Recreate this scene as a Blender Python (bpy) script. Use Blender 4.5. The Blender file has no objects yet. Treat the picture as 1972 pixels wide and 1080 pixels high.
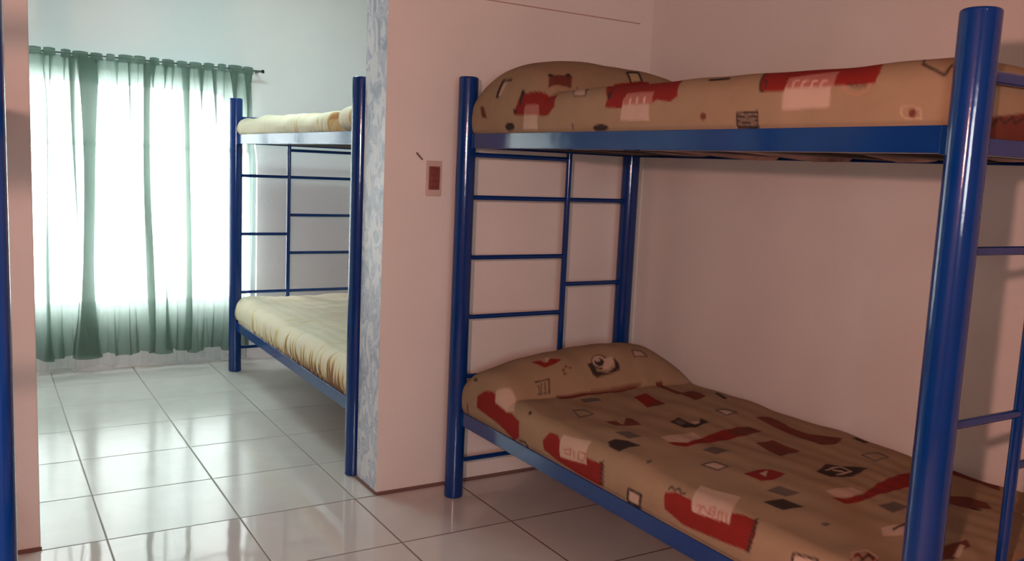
import bpy, bmesh, math, random
import numpy as np
from mathutils import Vector, Matrix, noise

random.seed(7)
S = bpy.context.scene
C = S.collection
PI = math.pi

# ------------------------------------------------------------------ camera
def make_camera():
    yaw, pitch, roll = 0.5488, 0.1275, 0.0452
    F = Vector((math.sin(yaw)*math.cos(pitch), math.cos(yaw)*math.cos(pitch), -math.sin(pitch)))
    R = Vector((math.cos(yaw), -math.sin(yaw), 0))
    U = R.cross(F)
    R2 = R*math.cos(roll) + U*math.sin(roll)
    U2 = -R*math.sin(roll) + U*math.cos(roll)
    cd = bpy.data.cameras.new('camera'); cam = bpy.data.objects.new('camera', cd); C.objects.link(cam)
    m = Matrix((R2, U2, -F)).transposed().to_4x4()
    m.translation = Vector((-1.3607, -3.2111, 1.3437))
    cam.matrix_world = m
    cd.sensor_width = 36; cd.lens = 1702.1/1972*36; cd.clip_start = .02
    S.camera = cam
make_camera()

# ------------------------------------------------------------------ light
w = bpy.data.worlds.new('daylight'); S.world = w; w.use_nodes = True
wb = w.node_tree.nodes['Background']; wb.inputs[0].default_value = (.98, .97, 1.0, 1); wb.inputs[1].default_value = 24.0
def light(name, kind, loc, energy, col, size=None, rot=None, **k):
    d = bpy.data.lights.new(name, kind); d.energy = energy; d.color = col
    if kind == 'POINT': d.shadow_soft_size = size
    if kind == 'AREA':
        d.shape = 'RECTANGLE'; d.size, d.size_y = size
    for a, b in k.items(): setattr(d, a, b)
    o = bpy.data.objects.new(name, d); C.objects.link(o); o.location = loc
    if rot: o.rotation_euler = rot
    return o
# the small warm lamp beside the photographer
light('hand_lamp', 'POINT', (-1.62, -3.17, 1.50), 122, (1, .49, .41), .025)
# bulb under the front room ceiling, behind the photographer
light('ceiling_bulb', 'POINT', (-.6, -3.7, 2.45), 7, (1, .42, .18), .1)
# cool fill light added under the far room ceiling to brighten that room
light('far_room_fill', 'AREA', (-.2, 1.2, 2.66), 23, (.72, .97, .97), (.9, .25), (0, 0, 0))
# daylight portals in the far window and in the window behind the photographer
p = light('window_portal', 'AREA', (-.9, 2.70, 1.05), 1, (1, 1, 1), (2.5, 1.6), (-PI/2, 0, 0)); p.data.cycles.is_portal = True
p = light('front_window_portal', 'AREA', (-1.75, -4.68, 1.47), 1, (1, 1, 1), (1.1, .62), (PI/2, 0, 0)); p.data.cycles.is_portal = True
S.view_settings.view_transform = 'Standard'; S.view_settings.look = 'None'
S.view_settings.gamma = 1; S.view_settings.use_curve_mapping = False
S.view_settings.exposure = 0.12
S.cycles.max_bounces = 10; S.cycles.diffuse_bounces = 6; S.cycles.transmission_bounces = 8; S.cycles.transparent_max_bounces = 16
S.cycles.sample_clamp_indirect = 6
S.cycles.use_denoising = True

# ------------------------------------------------------------------ materials
def lin(r, g, b):
    f = lambda c: (c/255/12.92) if c/255 <= .04045 else ((c/255+.055)/1.055)**2.4
    return (f(r), f(g), f(b), 1)
def mat(name, col, rough=.6, metal=0, var=.06, vscale=6, bump=0, bscale=40, coat=0, spec=.5):
    m = bpy.data.materials.new(name); m.use_nodes = True
    nt = m.node_tree; n = nt.nodes; b = n['Principled BSDF']
    b.inputs['Roughness'].default_value = rough; b.inputs['Metallic'].default_value = metal
    b.inputs['Coat Weight'].default_value = coat; b.inputs['Coat Roughness'].default_value = .05
    b.inputs['Specular IOR Level'].default_value = spec
    tc = n.new('ShaderNodeTexCoord')
    no = n.new('ShaderNodeTexNoise'); no.inputs['Scale'].default_value = vscale; no.inputs['Detail'].default_value = 5
    nt.links.new(tc.outputs['Object'], no.inputs['Vector'])
    mr = n.new('ShaderNodeMapRange'); mr.inputs['From Min'].default_value = .3; mr.inputs['From Max'].default_value = .7
    mr.inputs['To Min'].default_value = 1-var; mr.inputs['To Max'].default_value = 1+var
    nt.links.new(no.outputs['Fac'], mr.inputs['Value'])
    mx = n.new('ShaderNodeVectorMath'); mx.operation = 'SCALE'; mx.inputs[0].default_value = col[:3]
    nt.links.new(mr.outputs[0], mx.inputs['Scale']); nt.links.new(mx.outputs[0], b.inputs['Base Color'])
    if bump:
        n2 = n.new('ShaderNodeTexNoise'); n2.inputs['Scale'].default_value = bscale; n2.inputs['Detail'].default_value = 4
        nt.links.new(tc.outputs['Object'], n2.inputs['Vector'])
        bp = n.new('ShaderNodeBump'); bp.inputs['Strength'].default_value = bump; bp.inputs['Distance'].default_value = .01
        nt.links.new(n2.outputs['Fac'], bp.inputs['Height']); nt.links.new(bp.outputs[0], b.inputs['Normal'])
    m['mx'] = 1
    return m

M = {}
M['wall'] = mat('cream_wall_paint', lin(212, 206, 199), .7, var=.035, vscale=2.5, bump=.12, bscale=60)
M['wall_far'] = mat('pale_grey_wall_paint', lin(214, 216, 216), .7, var=.02, vscale=2.5, bump=.1, bscale=60)
M['clay'] = mat('clay_wall_paint', lin(128, 116, 106), .8, var=.03)
M['ceiling'] = mat('ceiling_paint', lin(128, 112, 98), .8, var=.02)
M['blue'] = mat('blue_gloss_enamel', lin(2, 46, 108), .11, var=.08, vscale=12, coat=0, spec=.5, bump=.04, bscale=25)
M['base'] = mat('dark_board', lin(60, 50, 48), .8)
M['joint'] = mat('brown_floor_joint', lin(112, 82, 74), .8)
M['steel'] = mat('dark_rod_metal', lin(80, 84, 84), .4, metal=.6)
M['frame'] = mat('window_frame_paint', lin(150, 160, 160), .5)
M['switchframe'] = mat('switch_rim_plastic', lin(188, 164, 154), .5)
M['switch'] = mat('brown_switch_plastic', lin(120, 66, 58), .35)
M['mattress'] = mat('mattress_ticking', lin(150, 120, 112), .9, var=.6, vscale=9)
M['seam'] = mat('faint_wall_seam', lin(170, 140, 128), .8)
M['chip'] = mat('bare_plaster', lin(120, 95, 90), .9)

def marble_mat():                       # sponged blue and white paint on the end of the partition
    m = mat('blue_sponged_paint', lin(190, 196, 208), .45); nt = m.node_tree; n = nt.nodes; b = n['Principled BSDF']
    tc = n.new('ShaderNodeTexCoord'); mp = n.new('ShaderNodeMapping'); mp.inputs['Scale'].default_value = (6, 6, 4)
    nt.links.new(tc.outputs['Object'], mp.inputs[0])
    a = n.new('ShaderNodeTexNoise'); a.inputs['Scale'].default_value = 2.2; a.inputs['Detail'].default_value = 6; a.inputs['Distortion'].default_value = 1.6
    nt.links.new(mp.outputs[0], a.inputs['Vector'])
    r = n.new('ShaderNodeValToRGB'); e = r.color_ramp.elements
    e[0].position = .36; e[0].color = lin(150, 158, 172); e[1].position = .62; e[1].color = lin(205, 204, 204)
    q = e.new(.47); q.color = lin(188, 192, 200); q = e.new(.50); q.color = lin(146, 150, 168); q = e.new(.53); q.color = lin(198, 202, 212)
    nt.links.new(a.outputs['Fac'], r.inputs[0]); nt.links.new(r.outputs[0], b.inputs['Base Color'])
    return m
M['marble'] = marble_mat()

def tile_mat(name, c1, c2, grout, rough, bumpy):
    m = bpy.data.materials.new(name); m.use_nodes = True; nt = m.node_tree; n = nt.nodes; L = nt.links; b = n['Principled BSDF']
    def M_(op, a, c=None, d=None):
        q = n.new('ShaderNodeMath'); q.operation = op
        for i, v in enumerate((a, c, d)):
            if v is None: continue
            if isinstance(v, (int, float)): q.inputs[i].default_value = v
            else: L.new(v, q.inputs[i])
        return q.outputs[0]
    tc = n.new('ShaderNodeTexCoord'); sx = n.new('ShaderNodeSeparateXYZ'); L.new(tc.outputs['Object'], sx.inputs[0])
    T = .4546
    gx = M_('DIVIDE', M_('ADD', sx.outputs[0], .0912+T*20), T); gy = M_('DIVIDE', M_('ADD', sx.outputs[1], .010+T*20), T)
    fx = M_('ABSOLUTE', M_('SUBTRACT', M_('FRACT', gx), .5)); fy = M_('ABSOLUTE', M_('SUBTRACT', M_('FRACT', gy), .5))
    mm = M_('MAXIMUM', fx, fy)
    mr = n.new('ShaderNodeMapRange'); mr.interpolation_type = 'SMOOTHSTEP'; L.new(mm, mr.inputs['Value'])
    mr.inputs['From Min'].default_value = .490; mr.inputs['From Max'].default_value = .4955
    g = mr.outputs[0]
    cb = n.new('ShaderNodeCombineXYZ'); L.new(M_('FLOOR', gx), cb.inputs[0]); L.new(M_('FLOOR', gy), cb.inputs[1])
    wn = n.new('ShaderNodeTexWhiteNoise'); L.new(cb.outputs[0], wn.inputs['Vector'])
    no = n.new('ShaderNodeTexNoise'); no.inputs['Scale'].default_value = 5; no.inputs['Detail'].default_value = 6; no.inputs['Distortion'].default_value = 1
    L.new(tc.outputs['Object'], no.inputs['Vector'])
    f = M_('ADD', M_('MULTIPLY', no.outputs['Fac'], .8), M_('MULTIPLY', wn.outputs['Value'], .25))
    mx = n.new('ShaderNodeMix'); mx.data_type = 'RGBA'; L.new(f, mx.inputs[0]); mx.inputs[6].default_value = c1; mx.inputs[7].default_value = c2
    m2 = n.new('ShaderNodeMix'); m2.data_type = 'RGBA'; L.new(g, m2.inputs[0]); L.new(mx.outputs[2], m2.inputs[6]); m2.inputs[7].default_value = grout
    L.new(m2.outputs[2], b.inputs['Base Color'])
    L.new(M_('ADD', M_('MULTIPLY', g, .5), M_('ADD', rough, M_('MULTIPLY', no.outputs['Fac'], .05))), b.inputs['Roughness'])
    n3 = n.new('ShaderNodeTexNoise'); n3.inputs['Scale'].default_value = 9; n3.inputs['Detail'].default_value = 2
    L.new(tc.outputs['Object'], n3.inputs['Vector'])
    h = M_('SUBTRACT', M_('MULTIPLY', n3.outputs['Fac'], bumpy), M_('MULTIPLY', g, .12))
    bp = n.new('ShaderNodeBump'); bp.inputs['Strength'].default_value = .6; bp.inputs['Distance'].default_value = .01
    L.new(h, bp.inputs['Height']); L.new(bp.outputs[0], b.inputs['Normal'])
    b.inputs['Specular IOR Level'].default_value = .6
    return m
M['tile_front'] = tile_mat('glazed_beige_tile', lin(182, 172, 165), lin(202, 194, 188), lin(110, 85, 76), .03, .07)
M['tile_far'] = tile_mat('glazed_grey_tile', lin(180, 175, 168), lin(198, 194, 187), lin(128, 122, 116), .14, .10)

def curtain_mat(name, col, thru, weave):
    m = bpy.data.materials.new(name); m.use_nodes = True; nt = m.node_tree; n = nt.nodes; L = nt.links
    out = n['Material Output']; n.remove(n['Principled BSDF'])
    tc = n.new('ShaderNodeTexCoord'); mp = n.new('ShaderNodeMapping'); mp.inputs['Scale'].default_value = (30, 30, 3)
    no = n.new('ShaderNodeTexNoise'); no.inputs['Scale'].default_value = 1; no.inputs['Detail'].default_value = 4
    L.new(tc.outputs['Object'], mp.inputs[0]); L.new(mp.outputs[0], no.inputs['Vector'])
    mx = n.new('ShaderNodeMix'); mx.data_type = 'RGBA'; L.new(no.outputs['Fac'], mx.inputs[0])
    mx.inputs[6].default_value = tuple(c*.8 for c in col[:3])+(1,); mx.inputs[7].default_value = tuple(min(1, c*1.2) for c in col[:3])+(1,)
    d = n.new('ShaderNodeBsdfDiffuse'); t = n.new('ShaderNodeBsdfTranslucent'); tr = n.new('ShaderNodeBsdfTransparent')
    L.new(mx.outputs[2], d.inputs[0]); L.new(mx.outputs[2], t.inputs[0])
    a = n.new('ShaderNodeMixShader'); a.inputs[0].default_value = thru; L.new(d.outputs[0], a.inputs[1]); L.new(t.outputs[0], a.inputs[2])
    b = n.new('ShaderNodeMixShader'); b.inputs[0].default_value = weave; L.new(a.outputs[0], b.inputs[1]); L.new(tr.outputs[0], b.inputs[2])
    L.new(b.outputs[0], out.inputs[0])
    return m
M['curtain'] = curtain_mat('green_curtain_cloth', lin(112, 134, 122), .42, .19)
M['sheer'] = curtain_mat('white_sheer_cloth', lin(235, 235, 235), .5, .45)
def glass_mat():
    m = bpy.data.materials.new('window_glass'); m.use_nodes = True; nt = m.node_tree; n = nt.nodes; L = nt.links
    out = n['Material Output']; n.remove(n['Principled BSDF'])
    tr = n.new('ShaderNodeBsdfTransparent'); tr.inputs[0].default_value = (.93, .97, .96, 1); g = n.new('ShaderNodeBsdfGlossy'); g.inputs['Roughness'].default_value = .02
    fr = n.new('ShaderNodeFresnel'); fr.inputs[0].default_value = 1.4
    a = n.new('ShaderNodeMixShader'); L.new(fr.outputs[0], a.inputs[0]); L.new(tr.outputs[0], a.inputs[1]); L.new(g.outputs[0], a.inputs[2]); L.new(a.outputs[0], out.inputs[0])
    return m
M['glass'] = glass_mat()

def cloth_print_mat():                  # printed cotton: the print itself is laid in the mesh's 'print' attribute
    m = bpy.data.materials.new('printed_cotton'); m.use_nodes = True; nt = m.node_tree; n = nt.nodes; L = nt.links; b = n['Principled BSDF']
    at = n.new('ShaderNodeAttribute'); at.attribute_name = 'print'
    tc = n.new('ShaderNodeTexCoord'); no = n.new('ShaderNodeTexNoise'); no.inputs['Scale'].default_value = 14; no.inputs['Detail'].default_value = 6
    L.new(tc.outputs['Object'], no.inputs['Vector'])
    mr = n.new('ShaderNodeMapRange'); mr.inputs['To Min'].default_value = .86; mr.inputs['To Max'].default_value = 1.14; L.new(no.outputs['Fac'], mr.inputs['Value'])
    v = n.new('ShaderNodeVectorMath'); v.operation = 'SCALE'; L.new(at.outputs['Color'], v.inputs[0]); L.new(mr.outputs[0], v.inputs['Scale'])
    L.new(v.outputs[0], b.inputs['Base Color']); b.inputs['Roughness'].default_value = .9; b.inputs['Specular IOR Level'].default_value = .15
    n2 = n.new('ShaderNodeTexNoise'); n2.inputs['Scale'].default_value = 500; L.new(tc.outputs['Object'], n2.inputs['Vector'])
    bp = n.new('ShaderNodeBump'); bp.inputs['Strength'].default_value = .15; bp.inputs['Distance'].default_value = .002
    L.new(n2.outputs['Fac'], bp.inputs['Height']); L.new(bp.outputs[0], b.inputs['Normal'])
    return m
M['print'] = cloth_print_mat()

def grass_cloth_mat(name, zlo, zhi, amount):
    # straw coloured cotton printed with dry grass blades that thin out upwards and away from the head end
    m = bpy.data.materials.new(name); m.use_nodes = True; nt = m.node_tree; n = nt.nodes; L = nt.links; b = n['Principled BSDF']
    tc = n.new('ShaderNodeTexCoord'); mp = n.new('ShaderNodeMapping'); mp.inputs['Scale'].default_value = (3, 17, 2.2); mp.inputs['Rotation'].default_value = (.25, 0, 0)
    L.new(tc.outputs['Object'], mp.inputs[0])
    no = n.new('ShaderNodeTexNoise'); no.inputs['Scale'].default_value = 2; no.inputs['Detail'].default_value = 5; no.inputs['Distortion'].default_value = .7
    L.new(mp.outputs[0], no.inputs['Vector'])
    sx = n.new('ShaderNodeSeparateXYZ'); L.new(tc.outputs['Object'], sx.inputs[0])
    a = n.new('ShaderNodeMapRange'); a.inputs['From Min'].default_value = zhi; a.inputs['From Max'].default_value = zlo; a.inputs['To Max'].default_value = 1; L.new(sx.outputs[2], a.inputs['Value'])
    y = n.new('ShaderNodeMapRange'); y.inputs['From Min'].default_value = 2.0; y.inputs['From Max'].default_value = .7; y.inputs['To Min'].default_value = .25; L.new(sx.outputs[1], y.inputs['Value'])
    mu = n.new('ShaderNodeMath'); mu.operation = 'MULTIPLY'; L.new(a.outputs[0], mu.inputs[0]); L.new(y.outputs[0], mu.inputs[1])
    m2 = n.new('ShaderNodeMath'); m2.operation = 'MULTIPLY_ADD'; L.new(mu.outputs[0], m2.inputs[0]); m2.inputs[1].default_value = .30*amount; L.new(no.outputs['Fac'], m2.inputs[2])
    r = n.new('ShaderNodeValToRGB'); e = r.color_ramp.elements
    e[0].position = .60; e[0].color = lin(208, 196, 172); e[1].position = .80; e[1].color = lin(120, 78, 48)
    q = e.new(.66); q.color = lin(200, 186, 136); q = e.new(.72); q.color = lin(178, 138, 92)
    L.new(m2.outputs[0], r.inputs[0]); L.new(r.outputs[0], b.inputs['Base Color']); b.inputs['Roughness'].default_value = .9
    return m
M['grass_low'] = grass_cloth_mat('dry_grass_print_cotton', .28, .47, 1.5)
M['grass_up'] = grass_cloth_mat('straw_cotton', 1.30, 1.62, .35)

# ------------------------------------------------------------------ helpers
def tag(o, label=None, cat=None, group=None, kind=None):
    if label: o['label'] = label
    if cat: o['category'] = cat
    if group: o['group'] = group
    if kind: o['kind'] = kind
    return o
def empty(name, loc=(0, 0, 0)):
    o = bpy.data.objects.new(name, None); C.objects.link(o); o.location = loc; o.empty_display_size = .1; return o
def obj(name, bm, m, parent=None, smooth=False, ms=None):
    me = bpy.data.meshes.new(name); bm.normal_update(); bm.to_mesh(me); bm.free()
    for x in (ms or [m]): me.materials.append(x)
    if smooth:
        for p in me.polygons: p.use_smooth = True
    o = bpy.data.objects.new(name, me); C.objects.link(o)
    if parent: o.parent = parent
    return o
def box(bm, a, b, bev=0):
    vs = [bm.verts.new((x, y, z)) for x in (a[0], b[0]) for y in (a[1], b[1]) for z in (a[2], b[2])]
    f = []
    for q in ((0, 1, 3, 2), (4, 6, 7, 5), (0, 4, 5, 1), (2, 3, 7, 6), (0, 2, 6, 4), (1, 5, 7, 3)): f.append(bm.faces.new([vs[i] for i in q]))
    if bev:
        es = list({e for x in f for e in x.edges}); bmesh.ops.bevel(bm, geom=es, offset=bev, segments=3, affect='EDGES', profile=.5)
    return bm
def mbox(a, b, bev=0): return box(bmesh.new(), a, b, bev)
def tube(bm, p, q, r, seg=20, cap=.0):
    p, q = Vector(p), Vector(q); d = (q-p).normalized()
    u = d.orthogonal().normalized(); v = d.cross(u); rings = []
    st = [(p, r)] if not cap else [(p, r-cap), (p+d*cap*.4, r-cap*.3), (p+d*cap, r), (p+d*(cap+.004), r), (p+d*(cap+.012), r)]
    st += [(q, r)] if not cap else [(q-d*(cap+.012), r), (q-d*(cap+.004), r), (q-d*cap, r), (q-d*cap*.4, r-cap*.3), (q, r-cap)]
    for c, rr in st: rings.append([bm.verts.new(c+(u*math.cos(2*PI*i/seg)+v*math.sin(2*PI*i/seg))*rr) for i in range(seg)])
    for a, b in zip(rings, rings[1:]):
        for i in range(seg):
            f = bm.faces.new((a[i], a[(i+1) % seg], b[(i+1) % seg], b[i])); f.smooth = True
    for e in (rings[0][::-1], rings[-1]): bm.faces.new([bm.verts.new(v.co) for v in e])
    return bm
def mtube(p, q, r, seg=20, cap=.0): return tube(bmesh.new(), p, q, r, seg, cap)
def grid_obj(name, P, m, parent=None):
    nu, nv = P.shape[:2]
    me = bpy.data.meshes.new(name)
    idx = np.arange(nu*nv).reshape(nu, nv)
    f = np.stack([idx[:-1, :-1], idx[1:, :-1], idx[1:, 1:], idx[:-1, 1:]], -1).reshape(-1, 4)
    me.from_pydata(P.reshape(-1, 3).tolist(), [], f.tolist()); me.materials.append(m)
    me.polygons.foreach_set('use_smooth', [True]*len(me.polygons)); me.update()
    o = bpy.data.objects.new(name, me); C.objects.link(o)
    if parent: o.parent = parent
    return o
# ------------------------------------------------------------------ bedspreads
def fold(t, h, w, r, x0):
    """walk over a box edge: up a side of height h, across a top of width w, down the other side"""
    t = np.asarray(t, float); L = 2*h+w; m = np.minimum(t, L-t); rp = r*math.pi/4
    th = np.clip((m-(h-rp))/r, 0, math.pi/2)
    pos = np.where(m < h-rp, 0, np.where(m > h+rp, r+(m-h-rp)*(w/2-r)/(w/2-rp), r*(1-np.cos(th))))
    drop = np.where(m < h-rp, r+(h-rp-m), np.where(m > h+rp, 0, r*(1-np.sin(th))))
    x = np.where(t <= L/2, x0+pos, x0+w-pos)
    return x, drop
def bedspread(x0, x1, y0, y1, ztop, zhem, r, step, pil=None, wrinkle=.004, seed=0, bulge=.012, lim=None, posts=()):
    h = ztop-zhem; W = x1-x0; Ln = y1-y0
    s = np.linspace(0, 2*h+W, int((2*h+W)/step)+1); u = np.linspace(0, 2*h+Ln, int((2*h+Ln)/step)+1)
    X, dx = fold(s, h, W, r, x0); Y, dy = fold(u, h, Ln, r, y0)
    X, Y = np.meshgrid(X, Y, indexing='ij'); DX, DY = np.meshgrid(dx, dy, indexing='ij')
    D = np.minimum(np.sqrt(DX**2+DY**2), h)
    Z = ztop-D
    k = D/h
    side = np.sin(np.clip(k, 0, 1)*math.pi)
    X = X+np.where(X < (x0+x1)/2, -1, 1)*bulge*side*(DX > 0)
    if pil:
        ya, yb, hp, pw, xa, xb, ta, tb = pil
        e = np.clip(np.abs((Y-(ya+yb)/2)/((yb-ya)/2)), 0, 1); ex = np.clip(np.abs((X-(xa+xb)/2)/((xb-xa)/2)), 0, 1)
        B = (1-e**pw)**.8*(1-ex**3.2)**.6*(ta+(tb-ta)*np.clip((X-xa)/(xb-xa), 0, 1))
        Z = Z+hp*B*(1-k)
    a = seed*1.7
    N = (np.sin(X*9+Y*4+a)+np.sin(X*-5+Y*11+a*2)+.6*np.sin(X*23+Y*17+a)+.5*np.sin(Y*31-X*12+a*3)+.4*np.sin(X*47+Y*9*np.sin(X*3)+a))
    Z = Z+wrinkle*N*(1-k)
    X = X+wrinkle*.8*np.sin(Y*14+a+Z*20)*side*(DX > 0)
    if lim is not None:                       # tucked inside the rails below their top edge
        xa_, xb_, zr = lim; t = Z < zr+.003+step
        if xb_ > 1.2: Z = np.where(X > 1.08, np.maximum(Z, zr+.005), Z)
        X = np.where(t & (X < (xa_+xb_)/2), np.maximum(X, xa_), X); X = np.where(t & (X > (xa_+xb_)/2) & (X < xb_+.03), np.minimum(X, xb_), X)
    for px, py in posts:                      # the cloth goes round the bed posts
        d = np.sqrt((X-px)**2+(Y-py)**2); f = np.where(d < .0415, .0415/np.maximum(d, .004), 1)
        X = px+(X-px)*f; Y = py+(Y-py)*f
    return np.stack([X, Y, Z], -1), s, u
def raster(polys, s, u, base, ss=3):
    """lay the print on the cloth: colour per grid vertex, averaged over ss*ss points"""
    st, ut = s[1]-s[0], u[1]-u[0]
    out = np.zeros((len(s), len(u), 3))
    off = (np.arange(ss)-(ss-1)/2)/ss
    for a in off:
        for b in off:
            SX, UY = np.meshgrid(s+a*st, u+b*ut, indexing='ij'); c = np.empty(SX.shape+(3,)); c[:] = base
            for col, pts in polys:
                p = np.array(pts); lo = p.min(0); hi = p.max(0)
                i0, i1 = np.searchsorted(s, [lo[0]-st, hi[0]+st]); j0, j1 = np.searchsorted(u, [lo[1]-ut, hi[1]+ut])
                if i1 <= i0 or j1 <= j0: continue
                x = SX[i0:i1, j0:j1]; y = UY[i0:i1, j0:j1]; ins = np.zeros(x.shape, bool)
                for (xa, ya), (xb, yb) in zip(p, np.roll(p, -1, 0)):
                    cr = ((ya > y) != (yb > y)) & (x < (xb-xa)*(y-ya)/((yb-ya) or 1e-9)+xa); ins ^= cr
                c[i0:i1, j0:j1][ins] = col
            out += c
    return out/(ss*ss)
FRONT_POSTS = [(x, y) for x in (.2818, 1.1008) for y in (-2.1854, -.1398)]
FAR_POSTS = [(x, y) for x in (.006, .825) for y in (.268, 2.306)]
LOWER = dict(x0=.292, x1=1.215, y0=-2.165, y1=-.165, ztop=.485, zhem=.345, r=.045, step=.005, pil=(-.52, -.165, .17, 2.2, .24, 1.20, .66, .96), wrinkle=.003, seed=1, lim=(.2885, 1.3, .366), posts=FRONT_POSTS)
UPPER = dict(x0=.292, x1=1.092, y0=-2.168, y1=-.165, ztop=1.604, zhem=1.435, r=.055, step=.005, pil=(-.68, -.155, .132, 2.6, .262, 1.09, 1.12, .92), wrinkle=.0015, seed=2, lim=(.2885, 1.0945, 1.464), posts=FRONT_POSTS)
RD, DK, PL, GY, BR, PK = (0.19, 0.015, 0.011), (0.035, 0.022, 0.018), (0.43, 0.3, 0.225), (0.1, 0.075, 0.06), (0.125, 0.032, 0.02), (0.32, 0.12, 0.095)
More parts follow.
